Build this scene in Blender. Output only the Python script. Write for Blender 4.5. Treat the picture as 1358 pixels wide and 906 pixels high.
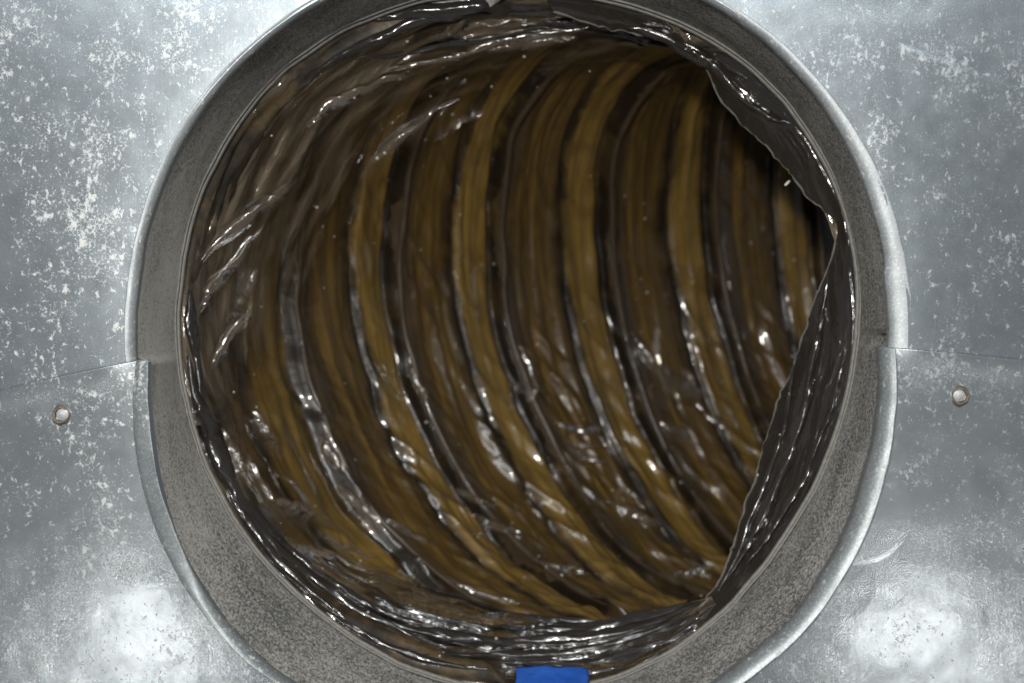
import bpy, bmesh, math, random
import numpy as np
from mathutils import Vector, Matrix, noise as mnoise

for o in list(bpy.data.objects):
    bpy.data.objects.remove(o)
scene = bpy.context.scene
col = scene.collection
rng = np.random.default_rng(7)
random.seed(7)

# ------------------------------------------------------------------ camera
MM = 0.001
D = 450.0                      # camera to panel face, mm
SC = 5.1                       # photo pixels per mm on the panel face
F = SC * D                     # focal length in photo pixels
PX, PY = 679.0, 453.0
cam_d = bpy.data.cameras.new('camera')
cam = bpy.data.objects.new('camera', cam_d)
col.objects.link(cam)
cam.location = (0, -D * MM, 0)
cam.rotation_euler = (math.radians(90), 0, 0)
cam_d.sensor_width = 36
cam_d.lens = 36 * F / 1358
cam_d.clip_start = 0.01
cam_d.clip_end = 10
cam_d.dof.use_dof = True
cam_d.dof.focus_distance = 0.474
cam_d.dof.aperture_fstop = 15
scene.camera = cam
scene.cycles.use_denoising = True
scene.cycles.sample_clamp_indirect = 4.0

# ------------------------------------------------------------------ light
world = bpy.data.worlds.new('World')
scene.world = world
world.use_nodes = True
world.node_tree.nodes['Background'].inputs[0].default_value = (0.80, 0.90, 1.0, 1)
world.node_tree.nodes['Background'].inputs[1].default_value = 0.10

def area(name, loc, target, sx, sy, power, color=(1, 1, 1)):
    l = bpy.data.lights.new(name, 'AREA')
    l.shape = 'RECTANGLE'
    l.size, l.size_y = sx * MM, sy * MM
    l.energy = power
    l.color = color
    o = bpy.data.objects.new(name, l)
    col.objects.link(o)
    o.location = Vector(loc) * MM
    o.rotation_euler = (Vector(target) * MM - o.location).to_track_quat('-Z', 'Y').to_euler()
    return o

area('added_hotspot_lamp', (-212, -470, -176), (0, 60, 0), 26, 26, 0.07, (1.0, 0.98, 0.95))  # two added lamps, set so their reflections form the panel's hot spots
area('added_hotspot_lamp', (234, -470, -166), (0, 60, 0), 26, 26, 0.07, (1.0, 0.98, 0.95))
area('ceiling_light', (-30, -500, 330), (0, 0, 0), 560, 120, 1.6, (0.95, 0.98, 1.0))
area('phone_light', (-24, -455, 66), (0, 80, 0), 20, 20, 2.5, (1.0, 0.97, 0.92))

vs = scene.view_settings
vs.view_transform = 'Standard'
vs.look = 'None'
vs.exposure = 0.0
vs.gamma = 1.0
vs.use_curve_mapping = False

# ------------------------------------------------------------------ helpers
def vnoise(x, y, seed=0):
    """smooth value noise on arrays, range -1..1"""
    x = np.asarray(x, float); y = np.asarray(y, float)
    xi = np.floor(x).astype(np.int64); yi = np.floor(y).astype(np.int64)
    fx = x - xi; fy = y - yi
    ux = fx * fx * fx * (fx * (fx * 6 - 15) + 10); uy = fy * fy * fy * (fy * (fy * 6 - 15) + 10)
    def h(i, j):
        n = (i * 374761393 + j * 668265263 + seed * 974634777) & 0xFFFFFFFF
        n = ((n ^ (n >> 13)) * 1274126177) & 0xFFFFFFFF
        n = n ^ (n >> 16)
        return (n & 0xFFFF) / 32767.5 - 1.0
    a = h(xi, yi); b = h(xi + 1, yi); c = h(xi, yi + 1); d = h(xi + 1, yi + 1)
    return (a * (1 - ux) + b * ux) * (1 - uy) + (c * (1 - ux) + d * ux) * uy

def fbm(x, y, seed=0, octs=3):
    t = 0; amp = 1.0; s = 0
    for k in range(octs):
        t = t + amp * vnoise(x * 2 ** k + 17.3 * k, y * 2 ** k - 9.1 * k, seed + k); s += amp; amp *= 0.5
    return t / s

def ridge(x, y, seed=0):
    return 1 - 2 * np.abs(vnoise(x, y, seed))

def sm(e0, e1, x):
    t = np.clip((np.asarray(x, float) - e0) / (e1 - e0), 0, 1)
    return t * t * (3 - 2 * t)

def at(px, py, y):
    """photo pixel -> point (mm) at depth y behind the panel face"""
    k = (D + y) / F
    return np.array([(px - PX) * k, y, (PY - py) * k])

def link(name, me, mat, parent=None, smooth=True):
    o = bpy.data.objects.new(name, me)
    col.objects.link(o)
    if mat is not None:
        me.materials.append(mat)
    if smooth:
        me.polygons.foreach_set('use_smooth', [True] * len(me.polygons))
    if parent is not None:
        o.parent = parent
    return o

def grid_mesh(name, P, wrap=False, attr=None, flip=False):
    """P: (n, m, 3) array in mm; wrap joins the last column to the first"""
    n, m = P.shape[:2]
    me = bpy.data.meshes.new(name)
    i = np.arange(n - 1)[:, None]
    j = np.arange(m if wrap else m - 1)[None, :]
    j2 = (j + 1) % m
    a = i * m + j; b = i * m + j2; c = (i + 1) * m + j2; d = (i + 1) * m + j
    q = np.stack([a, b, c, d], -1).reshape(-1, 4)
    if flip:
        q = q[:, ::-1]
    V = P.reshape(-1, 3) * MM
    nf = len(q)
    me.vertices.add(len(V)); me.loops.add(nf * 4); me.polygons.add(nf)
    me.vertices.foreach_set('co', V.ravel())
    me.loops.foreach_set('vertex_index', q.ravel())
    me.polygons.foreach_set('loop_start', np.arange(nf) * 4)
    me.polygons.foreach_set('loop_total', np.full(nf, 4))
    me.update(calc_edges=True)
    if attr is not None:
        at_ = me.attributes.new('duct', 'FLOAT_VECTOR', 'POINT')
        at_.data.foreach_set('vector', attr.reshape(-1, 3).astype(np.float32).ravel())
    return me

def tube_mesh(name, pts, rad, sides=8, closed=False, jit=None):
    """tube along polyline pts (n,3) in mm"""
    pts = np.asarray(pts, float)
    n = len(pts)
    T = np.gradient(pts, axis=0)
    T /= np.linalg.norm(T, axis=1)[:, None] + 1e-9
    ref = np.array([0.13, 1.0, 0.21])
    U = np.cross(T, ref); U /= np.linalg.norm(U, axis=1)[:, None] + 1e-9
    W = np.cross(T, U)
    r = np.broadcast_to(np.asarray(rad, float), (n,))
    a = np.arange(sides) * 2 * np.pi / sides
    P = pts[:, None] + r[:, None, None] * (np.cos(a)[None, :, None] * U[:, None] + np.sin(a)[None, :, None] * W[:, None])
    return grid_mesh(name, P, wrap=True)

def thing(name, label, cat, loc=(0, 0, 0), group=None):
    o = bpy.data.objects.new(name, None)
    o.empty_display_size = 0.01
    col.objects.link(o)
    o.location = Vector(loc) * MM
    o['label'] = label; o['category'] = cat
    if group:
        o['group'] = group
    return o

def tag(o, label, cat, group=None):
    o['label'] = label; o['category'] = cat
    if group:
        o['group'] = group
    return o

def resample(pts, n):
    pts = np.asarray(pts, float)
    t = np.concatenate([[0], np.cumsum(np.linalg.norm(np.diff(pts, axis=0), axis=1))])
    # Catmull-Rom like smoothing through dense linear + blur
    u = np.linspace(0, t[-1], n)
    out = np.stack([np.interp(u, t, pts[:, k]) for k in range(pts.shape[1])], 1)
    w = max(1, n // (len(pts) * 3))
    if w > 1:
        ker = np.hanning(2 * w + 3)[1:-1]; ker /= ker.sum()
        pad = len(ker) // 2
        for k in range(out.shape[1]):
            a = out[:, k]
            ap = np.concatenate([2 * a[0] - a[pad:0:-1], a, 2 * a[-1] - a[-2:-pad - 2:-1]])
            out[:, k] = np.convolve(ap, ker, 'valid')
    return out

# ------------------------------------------------------------------ materials
class NT:
    def __init__(self, name):
        self.m = bpy.data.materials.new(name)
        self.m.use_nodes = True
        self.t = self.m.node_tree
        self.b = self.t.nodes['Principled BSDF']
        self.out = self.t.nodes['Material Output']
    def n(self, typ, **kw):
        x = self.t.nodes.new(typ)
        for k, v in kw.items():
            if k.startswith('i_'):
                key = k[2:]
                key = int(key) if key.isdigit() else key
                x.inputs[key].default_value = v
            else:
                setattr(x, k, v)
        return x
    def l(self, a, b):
        self.t.links.new(a, b)
    def val(self, sock, v):
        if hasattr(v, 'is_linked'):
            self.l(v, sock)
        else:
            sock.default_value = v
    def math(self, op, a, b=0.0, clamp=False):
        x = self.n('ShaderNodeMath', operation=op, use_clamp=clamp)
        self.val(x.inputs[0], a); self.val(x.inputs[1], b)
        return x.outputs[0]
    def mix(self, fac, a, b, typ='MIX'):
        x = self.n('ShaderNodeMix', data_type='RGBA', blend_type=typ)
        self.val(x.inputs[0], fac)
        for s, v in ((x.inputs[6], a), (x.inputs[7], b)):
            if hasattr(v, 'is_linked'):
                self.l(v, s)
            else:
                s.default_value = (*v, 1)
        return x.outputs[2]
    def noise(self, vec, scale, detail=3, rough=0.55, dist=0.0):
        x = self.n('ShaderNodeTexNoise')
        x.inputs['Scale'].default_value = scale; x.inputs['Detail'].default_value = detail
        x.inputs['Roughness'].default_value = rough; x.inputs['Distortion'].default_value = dist
        self.l(vec, x.inputs['Vector'])
        return x.outputs[0]
    def map(self, vec, scale=(1, 1, 1), rot=(0, 0, 0), loc=(0, 0, 0)):
        x = self.n('ShaderNodeMapping')
        x.inputs['Scale'].default_value = scale; x.inputs['Rotation'].default_value = rot; x.inputs['Location'].default_value = loc
        self.l(vec, x.inputs['Vector'])
        return x.outputs[0]
    def ramp(self, fac, stops, interp='LINEAR'):
        x = self.n('ShaderNodeValToRGB')
        x.color_ramp.interpolation = interp
        e = x.color_ramp.elements
        while len(e) < len(stops):
            e.new(0.5)
        for k, (p, c) in enumerate(stops):
            e[k].position = p
            e[k].color = (c, c, c, 1) if not isinstance(c, tuple) else (*c, 1)
        self.l(fac, x.inputs[0])
        return x.outputs[0]
    def obj(self):
        return self.map(self.n('ShaderNodeTexCoord').outputs['Object'], (1000, 1000, 1000))     # mm
    def crinkle(self, vec, scale, rot):
        """facets of creased film"""
        w = self.n('ShaderNodeTexNoise'); w.inputs['Scale'].default_value = 1.3; w.inputs['Detail'].default_value = 2
        self.l(vec, w.inputs['Vector'])
        ad = self.n('ShaderNodeVectorMath', operation='MULTIPLY_ADD')
        self.l(w.outputs['Color'], ad.inputs[0]); ad.inputs[1].default_value = (0.5, 0.5, 0); self.l(vec, ad.inputs[2])
        x = self.n('ShaderNodeTexVoronoi', voronoi_dimensions='2D'); x.inputs['Scale'].default_value = 1.0
        self.l(self.map(ad.outputs[0], scale, (0, 0, rot)), x.inputs['Vector'])
        return x.outputs['Distance']
    def bump(self, h, strength, dist):
        x = self.n('ShaderNodeBump')
        x.inputs['Strength'].default_value = strength; x.inputs['Distance'].default_value = dist
        self.l(h, x.inputs['Height'])
        return x.outputs[0]

def galvanised(name, dust=1.0, base=(0.38, 0.43, 0.46), rough=0.36, brush=0.0, metal=0.88, discs=()):
    k = NT(name)
    v = k.obj()
    big = k.noise(v, 0.018, 3, 0.5)
    mid = k.noise(v, 0.16, 4, 0.6)
    spang = k.n('ShaderNodeTexVoronoi'); spang.inputs['Scale'].default_value = 0.35
    k.l(v, spang.inputs['Vector'])
    c = k.mix(k.ramp(mid, [(0.3, 0.0), (0.7, 1.0)]), tuple(x * 0.95 for x in base), tuple(min(1, x * 1.05) for x in base))
    sp = k.math('MULTIPLY', spang.outputs['Color'], 0.10)
    c = k.mix(sp, c, (0.52, 0.56, 0.58))
    # fine rubbed grain
    fine = k.noise(v, 1.7, 3, 0.7)
    c = k.mix(k.ramp(fine, [(0.48, 0.0), (0.70, 0.35)]), c, (0.58, 0.60, 0.60))
    # dust and oxide flecks in clusters
    clus = k.noise(v, 0.050, 3, 0.65)
    f1 = k.noise(k.map(v, (1.0, 1, 0.8)), 0.60, 5, 0.74, 0.35)
    f2 = k.noise(v, 1.5, 4, 0.7, 0.3)
    m1 = k.ramp(k.math('ADD', f1, k.math('MULTIPLY', k.math('SUBTRACT', clus, 0.5), 0.30)), [(0.585, 0.0), (0.655, 0.95)])
    m2 = k.ramp(k.math('ADD', f2, k.math('MULTIPLY', k.math('SUBTRACT', clus, 0.5), 0.45)), [(0.61, 0.0), (0.68, 0.9)])
    m = k.math('MAXIMUM', m1, k.math('MULTIPLY', m2, 0.6))
    # dust settled more on the left
    sx = k.n('ShaderNodeSeparateXYZ'); k.l(v, sx.inputs[0])
    side = k.n('ShaderNodeMapRange'); k.l(sx.outputs[0], side.inputs[0])
    side.inputs[1].default_value = -90; side.inputs[2].default_value = 110
    side.inputs[3].default_value = 1.0; side.inputs[4].default_value = 0.42
    m = k.math('MULTIPLY', m, k.math('MULTIPLY', side.outputs[0], dust), True)
    for (cx_, cz_, r_) in discs:                 # round rubbed marks
        dn = k.n('ShaderNodeVectorMath', operation='DISTANCE')
        k.l(k.map(v, (1, 0, 1)), dn.inputs[0]); dn.inputs[1].default_value = (cx_, 0, cz_)
        e_ = k.math('ADD', dn.outputs['Value'], k.math('MULTIPLY', k.math('SUBTRACT', mid, 0.5), 1.2))
        q_ = k.ramp(k.math('DIVIDE', e_, r_ * 1.25), [(0.0, 0.45), (0.74, 0.6), (0.785, 0.95), (0.815, 0.0)])
        c = k.mix(q_, c, (0.56, 0.60, 0.62))
        m = k.math('MULTIPLY', m, k.math('SUBTRACT', 1.0, q_))
    c2 = k.mix(m, c, (0.52, 0.525, 0.505))
    k.l(c2, k.b.inputs['Base Color'])
    met = k.math('SUBTRACT', metal, k.math('MULTIPLY', m, 0.75), True)
    k.l(met, k.b.inputs['Metallic'])
    r = k.math('ADD', rough - 0.02, k.math('MULTIPLY', mid, 0.05))
    r = k.math('ADD', r, k.math('MULTIPLY', m, 0.3), True)
    k.l(r, k.b.inputs['Roughness'])
    st = k.noise(k.map(v, (1.6, 1, 0.16), (0, math.radians(-24), 0)), 1.0, 3, 0.6)
    h = k.math('ADD', k.math('MULTIPLY', f2, 0.5), k.math('MULTIPLY', m, 0.6))
    h = k.math('ADD', h, k.math('MULTIPLY', st, brush))
    h = k.math('ADD', h, k.math('MULTIPLY', big, 0.5))
    k.l(k.bump(h, 0.09, 0.00025), k.b.inputs['Normal'])
    return k.m

def dusty_band(bias=0.0, name='dusty collar metal'):
    k = NT(name)
    v = k.obj()
    g = k.noise(k.map(v, (1, 0.4, 1)), 1.15, 4, 0.95)
    g2 = k.noise(v, 0.11, 4, 0.6)
    clus = k.noise(v, 0.035, 3, 0.5)
    sx = k.n('ShaderNodeSeparateXYZ'); k.l(v, sx.inputs[0])
    left = k.n('ShaderNodeMapRange'); k.l(sx.outputs[0], left.inputs[0])
    left.inputs[1].default_value = -102; left.inputs[2].default_value = -66
    left.inputs[3].default_value = 0.66; left.inputs[4].default_value = 0.0
    t = k.math('ADD', left.outputs[0], k.math('MULTIPLY', k.math('SUBTRACT', clus, 0.5), 0.9))
    t = k.math('ADD', t, k.math('MULTIPLY', k.math('SUBTRACT', g2, 0.5), 0.8))
    m = k.math('ADD', k.math('MULTIPLY', k.math('SUBTRACT', g, 0.5), 5.0), k.math('ADD', t, 0.42 + bias), True)
    c = k.mix(m, (0.115, 0.12, 0.12), (0.61, 0.595, 0.55))
    spk = k.ramp(k.noise(v, 0.8, 3, 0.7), [(0.66, 0.0), (0.72, 0.9)])
    c = k.mix(spk, c, (0.82, 0.82, 0.78))
    k.l(c, k.b.inputs['Base Color'])
    k.b.inputs['Metallic'].default_value = 0.12
    k.l(k.math('ADD', 0.5, k.math('MULTIPLY', m, 0.3)), k.b.inputs['Roughness'])
    k.l(k.bump(g, 0.6, 0.0006), k.b.inputs['Normal'])
    return k.m

def liner_mat():
    k = NT('dark duct liner film')
    a = k.n('ShaderNodeAttribute', attribute_name='duct')
    v = a.outputs['Vector']
    sx = k.n('ShaderNodeSeparateXYZ'); k.l(v, sx.inputs[0])
    A, S = sx.outputs[0], sx.outputs[1]
    w1 = k.noise(k.map(v, (1.2, 0.9, 1)), 1.0, 4, 0.6)
    w2 = k.noise(k.map(v, (5, 5, 1)), 1.0, 3, 0.6)
    S2 = k.math('ADD', S, k.math('MULTIPLY', k.math('SUBTRACT', w1, 0.5), 0.16))
    S2 = k.math('ADD', S2, k.math('MULTIPLY', k.math('SUBTRACT', w2, 0.5), 0.06))
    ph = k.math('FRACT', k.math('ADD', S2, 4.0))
    br = (0.074, 0.0430, 0.0105); crease_shade = (0.010, 0.0065, 0.003); go = (0.178, 0.110, 0.024); gr = (0.052, 0.036, 0.020)
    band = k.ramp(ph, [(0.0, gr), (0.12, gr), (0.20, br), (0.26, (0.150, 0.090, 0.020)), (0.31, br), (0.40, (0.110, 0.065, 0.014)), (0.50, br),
                       (0.58, crease_shade), (0.62, crease_shade), (0.67, go), (0.88, go), (0.94, crease_shade), (1.0, crease_shade)])  # dark stops put the shade of the creases into the film colour
    streak = k.noise(k.map(v, (0.5, 19, 1)), 1.0, 5, 0.65)
    band = k.mix(k.ramp(streak, [(0.36, 0.7), (0.58, 0.0)]), band, (0.014, 0.009, 0.004))
    patch = k.noise(k.map(v, (2.2, 2.4, 1), (0, 0, 0.4)), 1.0, 5, 0.6)
    band = k.mix(k.ramp(patch, [(0.50, 0.0), (0.70, 0.7)]), band, (0.075, 0.045, 0.014))
    # the slack film by the collar: brown and black mottled folds
    sl = k.noise(k.map(v, (2.6, 5.0, 1), (0, 0, 0.55)), 1.0, 5, 0.65)
    slack = k.ramp(sl, [(0.36, (0.012, 0.010, 0.008)), (0.50, (0.035, 0.026, 0.016)), (0.62, (0.090, 0.062, 0.028)), (0.74, (0.050, 0.042, 0.034))])
    mr = k.n('ShaderNodeMapRange'); k.l(S, mr.inputs[0])
    mr.inputs[1].default_value = -0.70; mr.inputs[2].default_value = -0.40
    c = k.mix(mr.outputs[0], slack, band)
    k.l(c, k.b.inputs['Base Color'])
    k.b.inputs['Roughness'].default_value = 0.42
    k.b.inputs['Specular IOR Level'].default_value = 0.45
    k.b.inputs['Coat Weight'].default_value = 1.0
    k.b.inputs['Coat Roughness'].default_value = 0.10
    b1 = k.noise(k.map(v, (1.5, 11, 1)), 1.0, 2, 0.5)
    b2 = k.noise(k.map(v, (5, 6, 1), (0, 0, 0.6)), 1.0, 3, 0.5, 0.6)
    h = k.math('ADD', k.math('MULTIPLY', b1, 0.25), k.math('MULTIPLY', b2, 0.5))
    h = k.math('ADD', h, k.math('MULTIPLY', k.crinkle(v, (1.7, 4.5, 1), 0.35), 0.8))
    nm = k.bump(h, 0.5, 0.0018)
    k.l(nm, k.b.inputs['Normal']); k.l(nm, k.b.inputs['Coat Normal'])
    return k.m

def film_mat(name, tint, clear, body, rough=0.12, bump=0.6, angle=0.0, thin=0.0):
    """thin see-through plastic film: tinted transparency plus a glossy dark body"""
    k = NT(name)
    a = k.n('ShaderNodeAttribute', attribute_name='duct')
    v = a.outputs['Vector']
    v2 = k.map(v, (1, 1, 0))
    n1 = k.noise(k.map(v2, (0.7, 2.4, 1), (0, 0, angle)), 1.0, 4, 0.55, 0.3)
    n2 = k.noise(k.map(v2, (3, 7, 1), (0, 0, angle)), 1.0, 3, 0.5, 0.6)
    k.l(k.mix(n1, tuple(x * 0.45 for x in body), tuple(x * 1.5 for x in body)), k.b.inputs['Base Color'])
    k.b.inputs['Roughness'].default_value = rough + 0.1
    k.b.inputs['Specular IOR Level'].default_value = 0.6
    k.b.inputs['Coat Weight'].default_value = 0.7
    k.b.inputs['Coat Roughness'].default_value = rough
    nm = k.bump(k.math('ADD', k.math('ADD', n1, k.math('MULTIPLY', n2, 0.25)), k.math('MULTIPLY', k.crinkle(v2, (0.8, 2.0, 1), 0.15), 0.7)), bump, 0.0026)
    k.l(nm, k.b.inputs['Normal']); k.l(nm, k.b.inputs['Coat Normal'])
    if clear > 0:
        tr = k.n('ShaderNodeBsdfTransparent'); tr.inputs[0].default_value = (*tint, 1)
        mx = k.n('ShaderNodeMixShader')
        gloss_ = 1.0
        f_ = k.ramp(n1, [(0.38, max(0, clear - 0.35)), (0.62, min(1, clear + 0.2))])
        if thin:                                  # stretched thin towards its free edge
            sz = k.n('ShaderNodeSeparateXYZ'); k.l(v, sz.inputs[0])
            mr = k.n('ShaderNodeMapRange'); k.l(sz.outputs[2], mr.inputs[0])
            mr.inputs[1].default_value = 0.45; mr.inputs[2].default_value = 1.0; mr.inputs[3].default_value = 0.0; mr.inputs[4].default_value = thin
            f_ = k.math('ADD', f_, mr.outputs[0], True)
            gloss_ = k.math('SUBTRACT', 1.0, k.math('DIVIDE', mr.outputs[0], thin), True)
        k.l(f_, mx.inputs[0])
        k.l(k.b.outputs[0], mx.inputs[1]); k.l(tr.outputs[0], mx.inputs[2])
        # the sheen of the film's surface stays where the film is clear
        k.b.inputs['Coat Weight'].default_value = 0.0; k.b.inputs['Specular IOR Level'].default_value = 0.1
        fr = k.n('ShaderNodeFresnel'); fr.inputs['IOR'].default_value = 1.5; k.l(nm, fr.inputs['Normal'])
        gl = k.n('ShaderNodeBsdfGlossy'); gl.inputs['Roughness'].default_value = rough; gl.inputs[0].default_value = (1, 1, 1, 1)
        k.l(nm, gl.inputs['Normal'])
        m2 = k.n('ShaderNodeMixShader')
        k.l(k.math('MULTIPLY', k.math('MULTIPLY', fr.outputs[0], 2.0, True), gloss_), m2.inputs[0])
        k.l(mx.outputs[0], m2.inputs[1]); k.l(gl.outputs[0], m2.inputs[2])
        k.l(m2.outputs[0], k.out.inputs['Surface'])
    return k.m

def plain(name, c, rough=0.4, metal=0.0, coat=0.0, var=0.25, scale=1.5, bump=0.0):
    k = NT(name)
    v = k.obj()
    n = k.noise(v, scale, 4, 0.6)
    k.l(k.mix(n, tuple(x * (1 - var) for x in c), tuple(min(1, x * (1 + var)) for x in c)), k.b.inputs['Base Color'])
    k.b.inputs['Roughness'].default_value = rough
    k.b.inputs['Metallic'].default_value = metal
    k.b.inputs['Coat Weight'].default_value = coat
    k.b.inputs['Coat Roughness'].default_value = 0.1
    if bump:
        k.l(k.bump(n, bump, 0.0005), k.b.inputs['Normal'])
    return k.m

M_UP = galvanised('galvanised sheet dusty', 1.0, rough=0.26, brush=0.3)
M_LO = galvanised('galvanised sheet cleaner', 0.72, (0.45, 0.495, 0.515), 0.23, brush=0.35, discs=((90.0, -44.5, 13.3), (98.2, -30.0, 3.9)))
M_LIPU = galvanised('galvanised rim dusty', 1.0, (0.22, 0.24, 0.25), 0.5, metal=0.4)
M_LIPL = galvanised('galvanised rim bright', 1.0, (0.19, 0.212, 0.22), 0.46, metal=0.45)
M_BAND = dusty_band()
M_BEAD = plain('worn collar edge', (0.17, 0.165, 0.15), 0.6, 0.2, 0, 0.6, 0.7, 0.6)
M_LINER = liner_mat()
M_FILM = film_mat('slack smoky film', (1.0, 0.985, 0.96), 0.70, (0.23, 0.18, 0.125), 0.12, 0.50, thin=0.55)
M_FILMB = film_mat('slack black film', (0.62, 0.52, 0.42), 0.20, (0.022, 0.020, 0.019), 0.10, 0.45)
M_FOLD = film_mat('smoky film fold', (0.95, 0.90, 0.82), 0.78, (0.14, 0.11, 0.078), 0.18, 0.5, thin=0.6)
M_FOLDB = film_mat('dark film fold', (0.6, 0.52, 0.44), 0.25, (0.040, 0.034, 0.028), 0.12, 0.5)
M_FLAP = film_mat('black torn film', (0.2, 0.2, 0.2), 0.0, (0.022, 0.019, 0.017), 0.12, 0.35)
M_FRAY = plain('frayed film edge', (0.12, 0.11, 0.095), 0.55, 0, 0, 0.6, 1.6, 0.8)
M_WIRE = plain('film over wire', (0.052, 0.037, 0.023), 0.42, 0, 0.4, 0.4, 0.4, 0.3)
M_GLINT = plain('glossy glint bead', (0.35, 0.33, 0.30), 0.08, 0, 1.0, 0.1)
M_TAPE = plain('blue tape', (0.014, 0.080, 0.36), 0.5, 0, 0.1, 0.35, 0.35, 0.9)
M_SCREW = plain('screw steel', (0.80, 0.81, 0.80), 0.35, 0.4, 0, 0.3, 1.0, 0.3)
M_RUST = plain('rusty burr', (0.17, 0.145, 0.12), 0.5, 0.5, 0, 0.6, 0.5, 0.6)
M_LINT = plain('pale lint', (0.55, 0.54, 0.50), 0.9, 0, 0, 0.2)

# ------------------------------------------------------------------ measured outlines (slightly out of round)
CX, CY = 683.0, 438.0
IN = [(450,43),(364,103),(318,146),(282,212),(255,300),(237,416),(237,485),(262,600),(288,652),(331,722),(381,778),(450,832),(500,864),(546,891),(596,908),(900,858),(844,884),(811,904),(700,922),(974,73),(1040,132),(1090,192),(1113,245),(1125,300),(1135,366),(1137,449),(1127,515),(1107,582),(1100,606),(1077,656),(1034,729),(971,801),(908,854),(500,23),(563,0),(690,-22),(814,0),(900,36)]
UPO = [(427,0),(361,36),(298,83),(245,156),(212,215),(186,300),(180,340),(167,432),(165,476),(974,10),(1027,46),(1074,96),(1107,136),(1146,199),(1190,298),(1203,366),(1208,452),(690,-72)]
LOO = [(189,474),(181,540),(181,600),(183,620),(205,692),(239,765),(282,818),(351,891),(1180,459),(1185,499),(1178,600),(1163,666),(1133,735),(1094,795),(1041,851),(988,904),(680,1000)]

def polar_fit(pts, order):
    p = np.array(pts, float)
    a = np.arctan2(CY - p[:, 1], p[:, 0] - CX); r = np.hypot(p[:, 0] - CX, p[:, 1] - CY)
    def basis(a):
        c = [np.ones_like(a)]
        for k in range(1, order + 1):
            c += [np.cos(k * a), np.sin(k * a)]
        return np.stack(c, -1)
    B = basis(a)
    reg = np.diag([1e-6] + sum([[0.02 * k * k] * 2 for k in range(1, order + 1)], []))
    w = np.linalg.solve(B.T @ B + reg, B.T @ r)
    return lambda q: basis(np.asarray(q, float)) @ w
rin, rup, rlo = polar_fit(IN, 5), polar_fit(UPO, 3), polar_fit(LOO, 3)

def wup(a):
    d = np.degrees(a)
    return np.interp(d, [-10, 0, 10, 30, 50, 90, 130, 150, 180, 195], [31, 30, 27, 17, 10, 7, 8, 11, 13, 13])
def wlo(a):
    d = np.degrees(a) % 360
    return np.interp(d, [180, 186, 195, 205, 215, 225, 235, 250, 270, 300, 320, 335, 350, 360], [18, 20, 26, 26, 21, 15, 11, 11, 12, 18, 22, 23, 20, 17])

def ring_pt(a, rpx, y):
    """point at polar (a, rpx) round the hole centre in the photo, at depth y"""
    a = np.asarray(a, float); y = np.asarray(y, float) + 0 * a
    k = (D + y) / F
    return np.stack([(CX + rpx * np.cos(a) - PX) * k, y, (PY - (CY - rpx * np.sin(a))) * k], -1)

def flat_pt(a, rpx, y):
    """same, measured on the panel face and then pushed straight back to depth y (no perspective)"""
    p = ring_pt(a, rpx, 0 * np.asarray(a, float))
    p[..., 1] = y
    return p

# ------------------------------------------------------------------ sheet metal panels
aL = lambda r: np.radians(np.interp(r, [480, 690, 880, 1300], [184.3, 186.7, 188.0, 189.5]))
aR = lambda r: np.radians(np.interp(r, [480, 530, 700, 1300], [-2.6, -2.7, -3.4, -4.2]))

def panel_relief(x, z, r_mm, upper):
    """y offset (mm, negative = towards the camera) of the sheet"""
    y = 0.8 * fbm(x / 90, z / 90, 3 if upper else 9, 1)
    y = y + 0.06 * fbm(x / 9, z / 9, 23, 2)
    e = r_mm                                   # distance from the rim
    y = y - 1.3 * np.exp(-(e / 34.0) ** 2)      # sheet drawn forward round the hole
    if not upper:
        def disc(px, py, rp, h, soft):
            cx_, _, cz_ = at(px, py, 0)
            d = np.hypot(x - cx_, z - cz_)
            q_ = np.clip(d / (rp / SC), 0, 1)
            return h * 0.35 * (1 - sm(rp / SC - soft, rp / SC, d)) + h * (1 - q_ * q_) ** 1.5
        y = y - disc(1138, 680, 68, 0.10, 1.2)  # round press marks beside the rim
        y = y - disc(1180, 606, 20, 0.05, 1.0)
        y = y + disc(1105, 770, 55, 0.04, 2.0)
    else:
        # long crease scratch at upper right
        p0, p1 = at(1185, 62, 0), at(1370, 130, 0)
        dx, dz = p1[0] - p0[0], p1[2] - p0[2]; L = math.hypot(dx, dz)
        t = np.clip(((x - p0[0]) * dx + (z - p0[2]) * dz) / L / L, 0, 1.3)
        d = np.hypot(x - p0[0] - t * dx, z - p0[2] - t * dz)
        y = y - 0.22 * np.exp(-(d / 0.7) ** 2) * sm(0, 0.15, t)
    return y

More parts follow.
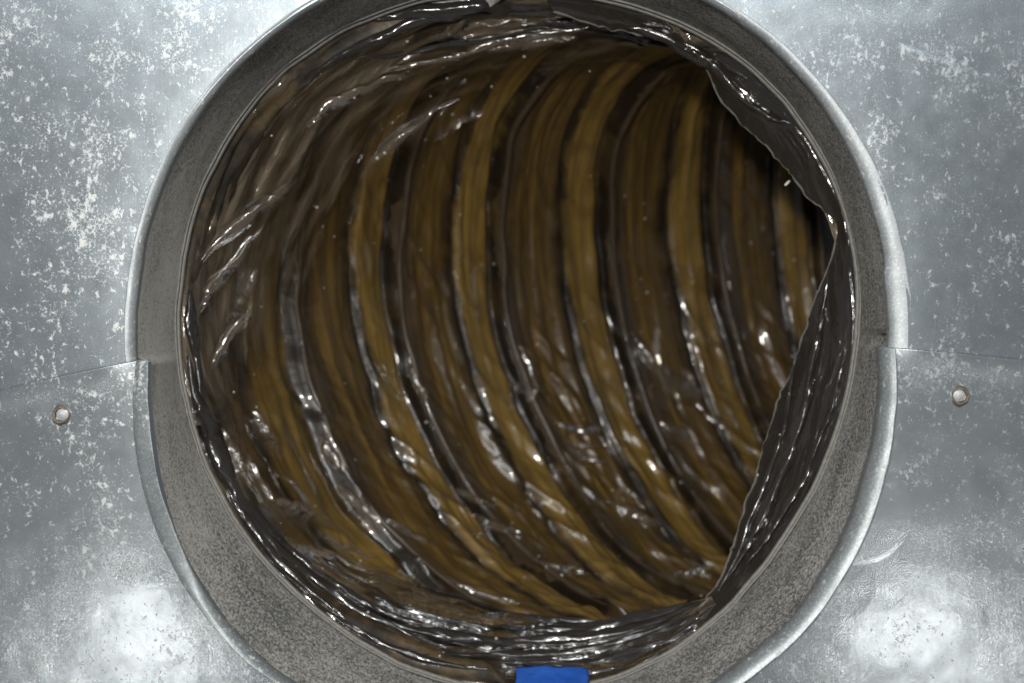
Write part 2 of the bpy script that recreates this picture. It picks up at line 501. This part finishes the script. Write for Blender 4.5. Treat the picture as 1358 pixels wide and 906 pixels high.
def panel(upper, parent):
    nr, na = 190, 640
    tt = np.linspace(0, 1, nr) ** 1.35
    P = np.zeros((nr, na, 3))
    u = np.linspace(0, 1, na)
    for i, t in enumerate(tt):
        a0 = rlo if not upper else rup
        if upper:
            r_ref = 505 + t * 760
            a = aR(r_ref) - math.radians(5) + u * (aL(r_ref) - aR(r_ref) + math.radians(10))
        else:
            r_ref = 500 + t * 760
            a = aL(r_ref) + u * (aR(r_ref) + 2 * np.pi - aL(r_ref))
        r0 = a0(a) - 5
        r = r0 + t * 760
        p = flat_pt(a, r, np.zeros(na))
        e = (r - r0) / SC
        p[:, 1] = panel_relief(p[:, 0], p[:, 2], e, upper) + (0.0 if upper else -1.3)
        if not upper:      # the cut edges along the seam lift a little off the sheet below
            sd = np.minimum(a - a[0], a[-1] - a) * r / SC
            p[:, 1] -= 0.55 * np.exp(-(sd / 6.0) ** 2) * sm(0, 8, e)
        P[i] = p
    if not upper:      # turned-back cut edge along the seam
        eA = P[:, :1].copy(); eA[..., 1] += 0.9; eB = P[:, -1:].copy(); eB[..., 1] += 0.9
        P = np.concatenate([eA, P, eB], 1)
    me = grid_mesh('sheet', P, flip=False)
    return link('sheet', me, M_UP if upper else M_LO, parent)

up = thing('metal_panel', 'dusty white-flecked galvanised sheet forming the upper half around the hole', 'sheet metal')
lo = thing('metal_panel', 'cleaner galvanised sheet forming the lower half, overlapping the seam at both sides', 'sheet metal')
panel(True, up)
panel(False, lo)

def lip(upper, parent):
    na = 420
    if upper:
        a = np.linspace(aR(500) - 0.01, aL(500) + 0.02, na); R = rup(a); w = wup(a)
        y0 = -1.5
    else:
        a = np.linspace(aL(500), aR(500) + 2 * np.pi, na); R = rlo(a); w = wlo(a)
        y0 = -2.6
    d = np.degrees(a) % 360
    free = np.zeros(na) if upper else sm(232, 205, d)          # free-standing tongue at the left end
    R = R + 1.4 * vnoise(a * 6, a * 0, 5) + 0.6 * vnoise(a * 22, a * 0, 8)
    w = w * (1 + 0.08 * vnoise(a * 9, a * 0, 6))
    ph_ = np.radians(np.linspace(90, 0, 8))
    dep = 2.4 if upper else 4.5
    prof = [(0.90, 3.2), (0.98, 0.9 if upper else 0.3)] + [(1 - math.cos(q), (0.3 if upper else -1.2) + dep * (1 - math.sin(q))) for q in ph_] + [(-0.02, dep + 1.5)]
    prof_free = [(0.90, 3.2), (0.98, 0.8), (1.0, -0.3), (0.93, -1.0), (0.75, -1.6), (0.5, -2.0), (0.25, -2.3), (0.06, -2.5), (0.0, -2.45), (-0.01, -1.8), (0.05, -1.4)]
    P = np.zeros((len(prof), na, 3))
    for i, ((f, y), (f2, y2)) in enumerate(zip(prof, prof_free)):
        ff = f * (1 - free) + f2 * free; yy = y * (1 - free) + y2 * free
        r = R - w + w * ff
        P[i] = flat_pt(a, r, yy + y0 + 0.15 * vnoise(a * 14, a * 0 + i * 0.2, 4))
    # close the two cut ends
    if not upper:
        for end in (0, -1):
            c = P[:, end].copy(); c[:, 1] += 1.0
            P = np.concatenate([c[:, None], P], 1) if end == 0 else np.concatenate([P, c[:, None]], 1)
    # fine subdivision across
    t = np.linspace(0, len(prof) - 1, 41)
    i0 = np.clip(np.floor(t).astype(int), 0, len(prof) - 2); f = t - i0
    im, ip = np.clip(i0 - 1, 0, None), np.clip(i0 + 2, None, len(prof) - 1)
    f = f[:, None, None]
    Q = 0.5 * ((2 * P[i0]) + (-P[im] + P[i0 + 1]) * f + (2 * P[im] - 5 * P[i0] + 4 * P[i0 + 1] - P[ip]) * f ** 2 + (-P[im] + 3 * P[i0] - 3 * P[i0 + 1] + P[ip]) * f ** 3)
    return link('rolled_rim', grid_mesh('rolled_rim', Q), M_LIPU if upper else M_LIPL, parent)
lip(True, up)
r_ = lip(False, lo)
r_['label'] = 'bright pale rolled rim of the lower sheet'

# ------------------------------------------------------------------ collar
YC = 64.0
collar = thing('duct_collar', 'grey dusty round metal collar leading back from the hole', 'collar', (0, 0, 0))
na = 720
a = np.linspace(0, 2 * np.pi, na, endpoint=False)
d = np.degrees(a)
near_u = rup(a) - wup(a); near_l = rlo(a) - wlo(a)
dd = (d + 90) % 360 - 90
wt = sm(-3.2, -2.0, dd) * (1 - sm(184, 185.2, dd))
near = near_u * wt + near_l * (1 - wt)
near = near + 1.0
far = rin(a)
ny = 60
P = np.zeros((ny, na, 3))
pn = flat_pt(a, near, np.full(na, 0.6)); pf = ring_pt(a, far, np.full(na, YC))
for i in range(ny):
    t = i / (ny - 1)
    p = pn * (1 - t) + pf * t
    n_ = 0.35 * fbm(a * 4 + 0, np.full(na, t * 2.0), 31, 2)
    # two faint rolled grooves round the collar
    n_ = n_ + 0.0
    k = 1 + n_ / 100
    p[:, 0] *= k; p[:, 2] *= k
    P[i] = p
# close the noise seam at a = 0
link('band', grid_mesh('band', P, wrap=True, flip=True), M_BAND, collar)
# rolled far edge of the collar: a thin bead and the turned lip beyond it
def bead(y, dr, rad, name):
    p = ring_pt(a, far - dr, np.full(na, y))
    p[:, 0] += 0.25 * vnoise(a * 11, a * 0, 41); p[:, 2] += 0.25 * vnoise(a * 13, a * 0, 42)
    pts = np.concatenate([p, p[:2]])
    return link(name, tube_mesh(name, pts, rad, 8), M_BEAD, collar)
bead(YC + 0.3, 2.5, 0.75, 'edge_bead')
bead(YC - 3.4, -1.0, 0.40, 'edge_bead')

# ------------------------------------------------------------------ flexible duct
duct = thing('flexible_duct', 'dark film-lined flexible duct curving away to the right inside the collar', 'duct', (0, YC, 0))
def dlink(name, me, mat, parent=None):
    o = link(name, me, mat, parent or duct)
    if parent is None:
        o.location = (0, -YC * MM, 0)
    return o
CTRL = np.array([
    [2.0, 40.0, 2.0, -0.05, 0.0],
    [2.0, 65.0, 2.0, 0.02, 0.0],
    [2.76, 86.46, 1.75, 0.66, 0.22],
    [22.51, 110.7, 3.76, 0.87, 0.24],
    [48.77, 131.38, 4.27, 1.03, 0.26],
    [83.54, 150.63, 4.0, 1.14, 0.27],
    [115.47, 163.09, 16.86, 1.27, 0.23],
    [148.96, 172.18, 22.43, 1.37, 0.17],
    [183.0, 178.0, 26.0, 1.43, 0.12],
    [218.0, 182.0, 29.0, 1.46, 0.10],
    [253.0, 186.0, 31.0, 1.47, 0.08],
    [288.0, 189.0, 33.0, 1.47, 0.08]])
def ctrl(s):
    t = np.clip(np.asarray(s, float) + 2.0, 0, len(CTRL) - 1.0001)
    i = np.floor(t).astype(int); f = (t - i)[..., None]
    g = lambda j: CTRL[np.clip(j, 0, len(CTRL) - 1)]
    p0, p1, p2, p3 = g(i - 1), g(i), g(i + 1), g(i + 2)
    return 0.5 * (2 * p1 + (p2 - p0) * f + (2 * p0 - 5 * p1 + 4 * p2 - p3) * f ** 2 + (3 * p1 - p0 - 3 * p2 + p3) * f ** 3)
RD = 98.0
def duct_pt(s, a, inset=0.0):
    q = ctrl(s)
    yaw, pit = q[..., 3], q[..., 4]
    t = np.stack([np.sin(yaw) * np.cos(pit), np.cos(yaw) * np.cos(pit), np.sin(pit)], -1)
    u = np.stack([t[..., 1], -t[..., 0], 0 * yaw], -1)
    u /= np.linalg.norm(u, axis=-1, keepdims=True)
    v = np.cross(u, t)
    r = RD + 2.0 * sm(0.0, -1.0, s) + 6.0 * sm(-0.8, -1.0, s) - inset
    P = q[..., :3] + r[..., None] * (np.cos(a)[..., None] * u + np.sin(a)[..., None] * v)
    # the inner side of the bend is crushed against the collar's outside
    ymin = YC + 3 + 2.5 * np.clip(s + 1, 0, 8)
    bad = sm(6, -6, P[..., 1] - ymin)
    P[..., 1] = np.maximum(P[..., 1], ymin)
    rho = np.hypot(P[..., 0], P[..., 2]) + 1e-6
    lim = 99.0 + 1.2 * np.clip(s + 1, 0, 8)
    k = np.where((bad > 0) & (rho < lim), 1 + bad * (lim / rho - 1), 1)
    P[..., 0] *= k; P[..., 2] *= k
    rho = np.hypot(P[..., 0], P[..., 2]) + 1e-6
    g_ = sm(-0.12, 0.12, np.cos(a)) * sm(1.6, 0.8, s)
    k = 1 + g_ * (np.maximum(1, 112 / rho) - 1)
    P[..., 0] *= k; P[..., 2] *= k
    return P

ns, na2 = 620, 560
s = np.linspace(-1.02, 8.5, ns)[:, None] + np.zeros((1, na2))
a2 = np.linspace(0, 2 * np.pi, na2, endpoint=False)[None, :] + np.zeros((ns, 1))
# periodic noise coordinate round the duct
ax = np.abs((a2 - 0.0) / np.pi - 1.0) * np.pi * 1.0          # mirror so that the seam (hidden, right side) closes
ax = np.where(a2 < np.pi, a2, a2)                             # seam lies on the hidden inner side
sw = s + 0.05 * fbm(ax * 2.2, s * 0.9, 51, 3)
ph = sw - np.floor(sw)
inn = sm(-0.65, -0.25, s)
bottom = 0.5 - 0.5 * np.sin(a2)
rib = 2.6 * (np.exp(-(ph / 0.045) ** 2) + np.exp(-((ph - 1) / 0.022) ** 2))
crease = -3.4 * np.exp(-((ph - 0.935) / 0.038) ** 2) - 1.6 * np.exp(-((ph - 0.60) / 0.03) ** 2)
bulge = -2.2 * np.sin(np.pi * ph)
folds = 0.75 * ridge(ax * 0.8, sw * 7, 61) * sm(0.02, 0.15, ph) * sm(1.0, 0.9, ph) + 0.22 * ridge(ax * 1.3, sw * 15, 64)
crump = (0.4 + 1.6 * bottom ** 1.5) * fbm(ax * 4 + sw * 1.5, sw * 3.2, 66, 2) + (0.25 + 1.5 * bottom) * ridge(ax * 6 - sw * 4.5, sw * 2.6 + ax * 1.2, 69) + 0.6 * bottom * ridge(ax * 13 - sw * 8, sw * 5, 70)
slack = 1.6 * ridge(ax * 1.6 + s * 3.4, s * 7 - ax * 1.2, 71) + 1.0 * ridge(ax * 4 + s * 6, s * 14 - ax * 2.2, 73) + 0.3 * fbm(ax * 13, s * 12, 75, 2)
slack = slack + 0.5
right = sm(0.1, 0.45, np.cos(a2))
disp = inn * (rib + crease + bulge + folds + crump) + (1 - inn) * slack * sm(-1.02, -0.85, s)
disp = disp * (1 - right) - 5.0 * right
P = duct_pt(s, a2, disp)
att = np.stack([a2 * 2.5, s, 0 * s], -1)
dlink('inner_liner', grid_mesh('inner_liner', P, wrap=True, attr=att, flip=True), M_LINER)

# sprung wire turns under the film
for k in range(0, 8):
    aa = np.linspace(0.42 * np.pi, 1.62 * np.pi, 260)
    ss = k + 0.012 - 0.05 * fbm(aa * 2.2, np.full_like(aa, k * 0.9), 51, 3)
    pts = duct_pt(ss, aa, np.full_like(aa, 2.4) + 0.5 * vnoise(aa * 7, aa * 0 + k, 77))
    rad = 1.15 + 0.25 * vnoise(aa * 12, aa * 0 + k, 78)
    dlink('wire_hoop', tube_mesh('wire_hoop', pts, rad, 8), M_WIRE)

from mathutils.bvhtree import BVHTree
def film_bvhs(names):
    out = []
    for o in col.objects:
        if o.name.startswith(names):
            me = o.data
            co = np.empty(len(me.vertices) * 3); me.vertices.foreach_get('co', co); co = co.reshape(-1, 3)
            pl = np.empty(len(me.polygons) * 4, int); me.loops.foreach_get('vertex_index', pl)
            out.append(BVHTree.FromPolygons([tuple(c) for c in co], pl.reshape(-1, 4).tolist()))
    return out
cam_p = Vector((0, -D * MM, 0))
def hit(px, py, trees):
    """first film surface seen at a photo pixel"""
    dv = (Vector(at(px, py, 100) * MM) - cam_p).normalized()
    best = None
    for b in trees:
        loc, nor, idx, dist = b.ray_cast(cam_p, dv)
        if loc is not None and (best is None or dist < best[1]):
            best = (loc, dist)
    return best

# ------------------------------------------------------------------ slack and torn film sheets
def sheet(outer, inner, n, m, amp, seed, sag=0.0, lx=60.0, ly=14.0, shear=0.0, jag=0.0, jseed=0, free=True):
    """film between two space curves; rounded folds of wavelength ly (mm) across and lx along"""
    O = resample(outer, n); I = resample(inner, n)
    L = np.linspace(0, 1, n)
    dirv = I - O; W = np.linalg.norm(dirv, axis=1) + 1e-6
    if jag:
        I = I + dirv / W[:, None] * (jag * np.clip(W / 6, 0, 1) * (1.3 * fbm(L * 23, L * 0, jseed, 5) + 0.7 * np.maximum(0, fbm(L * 75 + 2 * vnoise(L * 30, L * 0, jseed + 4), L * 0, jseed + 3, 3))))[:, None]
    v = np.linspace(0, 1, m)
    P = O[:, None] * (1 - v)[None, :, None] + I[:, None] * v[None, :, None]
    mid = 0.5 * (O + I)
    X = np.concatenate([[0], np.cumsum(np.linalg.norm(np.diff(mid, axis=0), axis=1))])[:, None] + 0 * v[None]
    Vg = 0 * X + v[None]
    Y = Vg * W[:, None] + shear * X
    rr = lambda x, y, sd: 1 - 2 * np.sqrt(vnoise(x, y, sd) ** 2 + 0.006)
    wx = X + 7 * vnoise(X / 40, Y / 20, seed + 20)
    wy = Y + 3 * vnoise(X / 30, Y / 14, seed + 21)
    h = rr(wx / lx, wy / ly, seed) + 0.55 * rr(wx / lx * 2.1, wy / ly * 2.2, seed + 2) + 0.16 * rr(wx / lx * 6, wy / ly * 5, seed + 4)
    win = sm(0, 0.25, Vg) if free else np.sin(np.pi * Vg) ** 0.6
    sc = np.clip(W / 22, 0.12, 1)[:, None]
    h = amp * h * (0.15 + 0.85 * win) * sc
    P[..., 1] -= h + sag * np.sin(np.pi * Vg) * sc
    P[..., 0] += 0.2 * amp * sc * fbm(X / 14, Y / 9, seed + 7, 2) * win
    P[..., 2] += 0.2 * amp * sc * fbm(X / 14, Y / 9, seed + 9, 2) * win
    att = np.stack([X / 20, Y / 20, Vg], -1)
    return P, att

def rim_curve(d0, d1, y, n=60, dr=0.0):
    aa = np.radians(np.linspace(d0, d1, n))
    return ring_pt(aa, rin(aa) + dr, np.full(n, y))

def px_curve(pts):
    return np.array([at(*p) for p in pts])

def thicken(me_obj, t):
    md = me_obj.modifiers.new('thickness', 'SOLIDIFY'); md.thickness = t * MM; md.offset = 0

# 1. smoky film hanging across the upper left
outer = rim_curve(196, 50, YC + 4, dr=6)
wall0 = film_bvhs(('inner_liner',))
def on_wall(pts, off):
    out = []
    for px, py, y in pts:
        h = hit(px, py, wall0)
        out.append((px, py, min(y + 40, h[0].y / MM - off) if h else y))
    return out
inner = px_curve(on_wall([(300, 560, 96), (345, 500, 104), (400, 420, 110), (440, 360, 112), (478, 300, 112), (520, 215, 110), (570, 168, 106), (640, 130, 102), (720, 108, 98), (800, 96, 92), (860, 76, 86), (915, 70, 80), (950, 72, 74)], 7.0))
P, att = sheet(outer, inner, 460, 110, 3.4, 101, sag=7.0, lx=80, ly=19, shear=0.16, jag=1.6, jseed=5)
f1 = dlink('slack_film', grid_mesh('slack_film', P, attr=att), M_FILM)

# 2. black film bunched along the bottom
outer = rim_curve(186, 306, YC + 3, dr=6)
inner = px_curve([(262, 470, 92), (285, 560, 98), (325, 640, 104), (385, 700, 108), (460, 742, 108), (545, 775, 104), (640, 806, 100), (740, 824, 96), (830, 822, 90), (900, 806, 84), (942, 788, 78)])
P, att = sheet(outer, inner, 460, 90, 3.2, 131, sag=1.5, lx=60, ly=12, shear=0.05, jag=1.2, jseed=9)
dlink('bunched_film', grid_mesh('bunched_film', P, attr=att), M_FILMB)
# rope-like pleats lying in it
def pleat(pts, rad, seed, mat=None, hs=0.8):
    """a raised film fold: an arched ribbon that thins out at both ends, puckered across"""
    n, m = 170, 15
    c = resample(px_curve(pts), n)
    L = np.linspace(0, 1, n)
    c[:, 2] += 0.6 * vnoise(L * 8, L * 0, seed + 1); c[:, 0] += 0.6 * vnoise(L * 7, L * 0, seed + 2)
    ln = np.linalg.norm(np.diff(c, axis=0), axis=1).sum()
    T = np.gradient(c, axis=0); T /= np.linalg.norm(T, axis=1)[:, None]
    Wd = np.cross(T, [0, 1.0, 0]); Wd /= np.linalg.norm(Wd, axis=1)[:, None]
    v = np.linspace(-1, 1, m)[None, :]
    X = (L * ln)[:, None] + 0 * v; V = v + 0 * X
    w = (rad * 1.25 * (0.85 + 0.35 * vnoise(L * ln / 16, L * 0, seed + 3)) * np.sin(np.pi * np.clip(L, 0.004, 0.996)) ** 0.6)[:, None]
    arch = (1 - np.abs(V + 0.35 * vnoise(X / 14, X * 0, seed + 5)) ** 1.6).clip(-0.5, 1)
    hgt = w * hs * arch + 0.25 * hs * rad ** 0.5 * (1 - 2 * np.abs(vnoise(X / 5.0 + V * 0.8, V * 0.7, seed + 6))) * (1 - V * V)
    P = c[:, None] + Wd[:, None] * (w * V * (1 + 0.2 * vnoise(X / 6, V, seed + 7)))[..., None]
    P[..., 1] -= hgt
    att = np.stack([X / 20, V * w / 20, np.maximum(np.abs(V), sm(0.25, 0.0, L)[:, None] + sm(0.75, 1.0, L)[:, None])], -1)
    dlink('film_pleat', grid_mesh('film_pleat', P, attr=att), mat or M_FLAP)
for pts_, rad_, sd_ in [
        ([(258, 420, 70), (285, 378, 72), (318, 335, 74), (352, 292, 76)], 3.4, 241),
        ([(262, 352, 70), (300, 312, 73), (350, 270, 76), (400, 232, 80)], 2.6, 245),
        ([(275, 490, 76), (300, 452, 78), (335, 405, 82)], 2.4, 249),
        ([(482, 226, 92), (520, 190, 92), (565, 152, 92), (612, 128, 90)], 2.6, 253),
        ([(395, 178, 78), (440, 140, 80), (500, 110, 82), (560, 90, 84)], 2.4, 257),
        ([(322, 158, 70), (360, 120, 70), (402, 88, 70)], 2.0, 261),
        ([(500, 96, 80), (590, 76, 82), (690, 46, 82), (800, 34, 78)], 2.2, 265)]:
    pleat(pts_, rad_, sd_, M_FOLD)

# crumpled ridges of the liner itself, at the depth of the wall they stand on
wall = film_bvhs(('inner_liner', 'slack_film', 'bunched_film'))
def ridge_on(pts, rad, seed, mat):
    q = []
    for px, py in resample(np.array(pts, float), 9):
        h = hit(px, py, wall)
        q.append((px, py, h[0].y / MM - 0.6 if h else 110.0))
    pleat(q, rad * (1.3 if mat is M_FOLD else 1), seed, mat, 0.42 if mat is M_FOLD else 0.7)
for i_, (pts_, rad_, dark_) in enumerate([
        ([(836, 436), (858, 478), (898, 520), (940, 552), (978, 584)], 3.0, 0),
        ([(872, 486), (905, 512), (940, 528)], 1.9, 0), ([(866, 556), (895, 572), (930, 596)], 1.7, 0),
        ([(733, 560), (762, 572), (802, 570)], 2.2, 0), ([(748, 596), (775, 610), (806, 614)], 2.6, 0), ([(742, 582), (770, 592), (796, 594)], 1.6, 0),
        ([(688, 452), (698, 486), (714, 524)], 1.5, 0), ([(545, 486), (553, 508), (565, 532)], 1.5, 0),
        ([(500, 684), (530, 702), (572, 720)], 2.0, 0), ([(598, 646), (628, 664), (668, 676)], 1.9, 0), ([(622, 684), (660, 700), (700, 712)], 1.7, 0),
        ([(955, 300), (960, 345), (968, 400)], 1.5, 0), ([(428, 580), (440, 604), (456, 628)], 1.5, 0),
        ([(596, 772), (640, 788), (694, 802)], 1.7, 1), ([(356, 664), (385, 676), (418, 690)], 2.1, 1), ([(372, 722), (405, 732), (448, 738)], 2.4, 1),
        ([(292, 566), (305, 600), (328, 640)], 1.8, 1), ([(322, 596), (342, 630), (366, 672)], 1.6, 1), ([(410, 700), (450, 726), (500, 742)], 1.6, 1),
        ([(520, 752), (548, 772), (552, 800)], 1.8, 1), ([(700, 745), (745, 756), (800, 764)], 1.5, 0), ([(800, 660), (835, 682), (880, 700)], 1.8, 0),
        ([(812, 640), (836, 652), (858, 676)], 1.5, 0), ([(880, 770), (915, 762), (950, 752)], 1.5, 0), ([(900, 740), (920, 750), (945, 770)], 1.4, 0),
        ([(440, 640), (475, 668), (505, 690)], 1.5, 0), ([(300, 430), (322, 396), (345, 350)], 2.0, 0), ([(335, 545), (352, 572), (372, 600)], 1.6, 0),
        ([(575, 190), (612, 160), (650, 148)], 1.6, 0), ([(640, 70), (700, 56), (770, 50)], 1.9, 1), ([(560, 50), (620, 36), (700, 26)], 1.7, 1)]):
    ridge_on(pts_, rad_, 301 + 11 * i_, M_FOLD)

# long gathered pleats by the collar
ridge_on([(262, 470), (272, 560), (300, 640), (350, 715), (420, 775), (500, 825), (590, 862)], 1.7, 201, M_FLAP)
ridge_on([(258, 430), (262, 520), (285, 610), (325, 690), (385, 765), (460, 822)], 1.5, 205, M_FLAP)
ridge_on([(330, 725), (400, 790), (470, 835), (550, 872), (650, 890)], 1.4, 209, M_FLAP)
ridge_on([(480, 812), (560, 842), (660, 852), (760, 850), (860, 832), (938, 796)], 1.6, 213, M_FLAP)
ridge_on([(560, 868), (660, 874), (760, 866), (850, 846), (925, 812)], 1.3, 217, M_FLAP)
ridge_on([(700, 880), (790, 878), (870, 856), (930, 822), (985, 775)], 1.5, 221, M_FLAP)
ridge_on([(540, 770), (640, 806), (740, 826), (830, 824), (905, 806), (945, 786)], 1.2, 225, M_FLAP)
ridge_on([(470, 82), (560, 62), (660, 46), (760, 36), (840, 42), (910, 66)], 1.4, 229, M_FLAP)
ridge_on([(390, 120), (470, 60), (560, 26), (660, 12), (760, 16), (850, 30)], 1.5, 233, M_FLAP)
ridge_on([(250, 470), (262, 540), (290, 620), (330, 690), (380, 748)], 2.2, 481, M_FLAP)
ridge_on([(300, 640), (350, 700), (410, 756), (480, 800), (560, 830)], 2.0, 487, M_FLAP)
ridge_on([(250, 380), (252, 430), (262, 490)], 1.6, 491, M_FLAP)
ridge_on([(700, 838), (790, 836), (870, 818), (930, 796)], 1.8, 495, M_FLAP)
ridge_on([(480, 30), (560, 14), (650, 6), (740, 10)], 2.0, 497, M_FLAP)
ridge_on([(690, 34), (760, 28), (830, 40), (890, 62)], 2.2, 499, M_FLAP)
ridge_on([(740, 12), (810, 24), (880, 46), (935, 82)], 1.8, 503, M_FLAP)

# 3. black torn film down the right side
outer = rim_curve(86, -62, YC + 1.5, dr=7)
inner = px_curve([(735, 18, 74), (800, 32, 75), (868, 48, 76), (915, 74, 77), (938, 92, 78), (962, 140, 80), (1000, 182, 80), (1040, 226, 78), (1075, 262, 75), (1104, 288, 71), (1111, 306, 70), (1100, 345, 72), (1084, 388, 75), (1065, 435, 79), (1050, 482, 82), (1030, 540, 85), (1011, 600, 86), (992, 662, 86), (975, 720, 84), (956, 768, 80), (936, 792, 77), (915, 835, 74), (880, 872, 71)])
P, att = sheet(outer, inner, 900, 60, 1.7, 161, sag=1.0, lx=60, ly=11, shear=0.04, jag=1.5, jseed=13, free=False)
tf = dlink('torn_film', grid_mesh('torn_film', P, attr=att), M_FLAP)
tf['label'] = 'black torn film with a ragged pale edge'
edge = P[:, -1] + np.array([0, -0.35, 0])
L = np.linspace(0, 1, len(edge))
fe = tube_mesh('frayed_edge', edge, np.clip(0.24 + 0.34 * fbm(L * 60, L * 0, 14, 4), 0.06, 1), 6)
link('frayed_edge', fe, M_FRAY, tf)

for pts_, rad_, sd_ in [
        ([(1098, 360, 68), (1085, 450, 70), (1068, 530, 72), (1045, 610, 73), (1010, 690, 74), (965, 770, 73)], 1.5, 271),
        ([(1120, 470, 66), (1104, 540, 68), (1078, 610, 69), (1040, 680, 70), (990, 750, 70)], 1.1, 275),
        ([(950, 100, 72), (985, 130, 72), (1020, 152, 70), (1060, 170, 68)], 1.2, 279),
        ([(830, 36, 72), (880, 50, 72), (925, 74, 72), (962, 104, 71), (1000, 140, 70)], 1.6, 283),
        ([(1052, 480, 76), (1040, 560, 79), (1015, 640, 80), (985, 720, 78), (952, 784, 74)], 1.0, 287)]:
    pleat(pts_, rad_, sd_)

# added glossy beads standing in for round glints on the film
GLINTS = [(655,350),(668,348),(673,416),(713,457),(694,470),(732,496),(750,518),(708,525),(655,662),(698,654),(565,560),(575,568),(850,370),(858,388),(996,322),(1015,420),(903,640),(775,608),(812,650),(500,210),(510,203),(695,75),(652,115),(600,152),(593,104),(617,50),(540,55),(420,275),(610,285),(930,790),(740,752),(745,763),(626,783),(678,797),(612,832),(658,847),(478,744),(488,812),(583,870),(622,885),(400,455),(310,520),(340,540),(1047,240),(1015,690),(1005,630),(855,290),(1053,345),(920,480),(950,450),(360,180),(470,130)]
bmd = bmesh.new()
bvhs = film_bvhs(('inner_liner', 'slack_film', 'bunched_film', 'torn_film', 'film_pleat'))
pts = list(GLINTS)
for _ in range(70):
    q = random.uniform(0, 2 * math.pi); rr = 430 * math.sqrt(random.random())
    pts.append((683 + rr * math.cos(q), 440 + rr * math.sin(q)))
for i, (px, py) in enumerate(pts):
    h = hit(px, py, bvhs)
    if h is None:
        continue
    r = (random.uniform(0.35, 0.62) if i < len(GLINTS) else random.uniform(0.18, 0.36)) * MM
    bmesh.ops.create_icosphere(bmd, subdivisions=2, radius=r, matrix=Matrix.Translation(h[0]))
me = bpy.data.meshes.new('glint_beads'); bmd.to_mesh(me); bmd.free()
o = dlink('glint_beads', me, M_GLINT); o['kind'] = 'stuff'

# ------------------------------------------------------------------ blue tape
tp = np.zeros((26, 30, 3))
for i in range(26):
    v = i / 25
    for j in range(30):
        u = j / 29
        px = 683 + 96 * u + (2.0 * math.sin(v * 7) if j in (0, 29) else 0)
        py = 884 + 46 * v + 3.0 * (u - 0.5) ** 2 * 4 * (1 - v) + 1.2 * vnoise(u * 5, v * 2, 301)
        y = 61 - 12 * v + 0.5 * vnoise(u * 4, v * 4, 305) - 0.5 * math.sin(u * 3.1)
        tp[i, j] = at(px, py, y)
tape = link('tape_strip', grid_mesh('tape_strip', tp), M_TAPE)
thicken(tape, 0.25)
tag(tape, 'short strip of bright blue tape at the bottom of the collar', 'tape')

# ------------------------------------------------------------------ screws
def screw(px, py, lab, tilt, rust_side):
    p = at(px, py, 0)
    e_ = (math.hypot(px - CX, py - CY) - 505) / SC
    p[1] = float(panel_relief(np.array([p[0]]), np.array([p[2]]), np.array([e_]), False)[0]) - 1.4
    t = thing('sheet_screw', lab, 'screw', p, 'screw tips poking through the lower sheet')
    # burr: raised ring of torn metal
    aa = np.linspace(0, 2 * np.pi, 40, endpoint=False)
    prof = [(3.5, 0.4), (3.1, -0.3), (2.85, -1.0), (2.5, -1.5), (2.15, -1.5), (1.95, -0.9), (1.95, 0.5)]
    Q = np.zeros((len(prof), 40, 3))
    for i, (r, y) in enumerate(prof):
        k = 1 + 0.05 * np.sin(aa * 3 + px) + 0.04 * np.sin(aa * 7 + 1)
        Q[i] = np.stack([r * 0.92 * k * np.cos(aa), y + 0.12 * np.sin(aa * 2 + px), r * 1.05 * k * np.sin(aa)], -1)
    Q[..., 0] *= 0.8; Q[..., 2] *= 0.8
    link('burr_ring', grid_mesh('burr_ring', Q, wrap=True), M_RUST, t)
    # pointed threaded tip
    zz = np.linspace(0, 1, 40)
    Q = np.zeros((40, 28, 3)); a_ = np.linspace(0, 2 * np.pi, 28, endpoint=False)
    for i, z in enumerate(zz):
        y = 1.2 - 4.2 * z
        core = 1.35 * np.clip((1 - z) * 2.4, 0, 1) ** 0.7 + 0.12
        thr = 0.22 * np.maximum(0, np.sin(a_ + z * 26)) * (1 - z)
        Q[i] = np.stack([(core + thr) * np.cos(a_) + tilt * z * 2.0, np.full(28, y), (core + thr) * np.sin(a_) + 0.3 * z], -1)
    link('tip', grid_mesh('tip', Q, wrap=True), M_SCREW, t)
    return t
screw(84, 550, 'screw tip with rusty burr at the left edge, below the seam', 0.5, -1)
screw(1271, 525, 'screw tip with rusty burr at the right, below the seam', -0.5, 1)

# ------------------------------------------------------------------ lint on the torn edge
c = np.array([at(1047, 240, 76), at(1044, 243, 75.5), at(1041, 246, 75.5)])
c = resample(c, 12)
lt = link('lint', tube_mesh('lint', c, 0.32 + 0.15 * np.sin(np.linspace(0, 3, 12)), 7), M_LINT)
tag(lt, 'tiny pale lint fleck clinging to the torn film edge at upper right', 'lint')
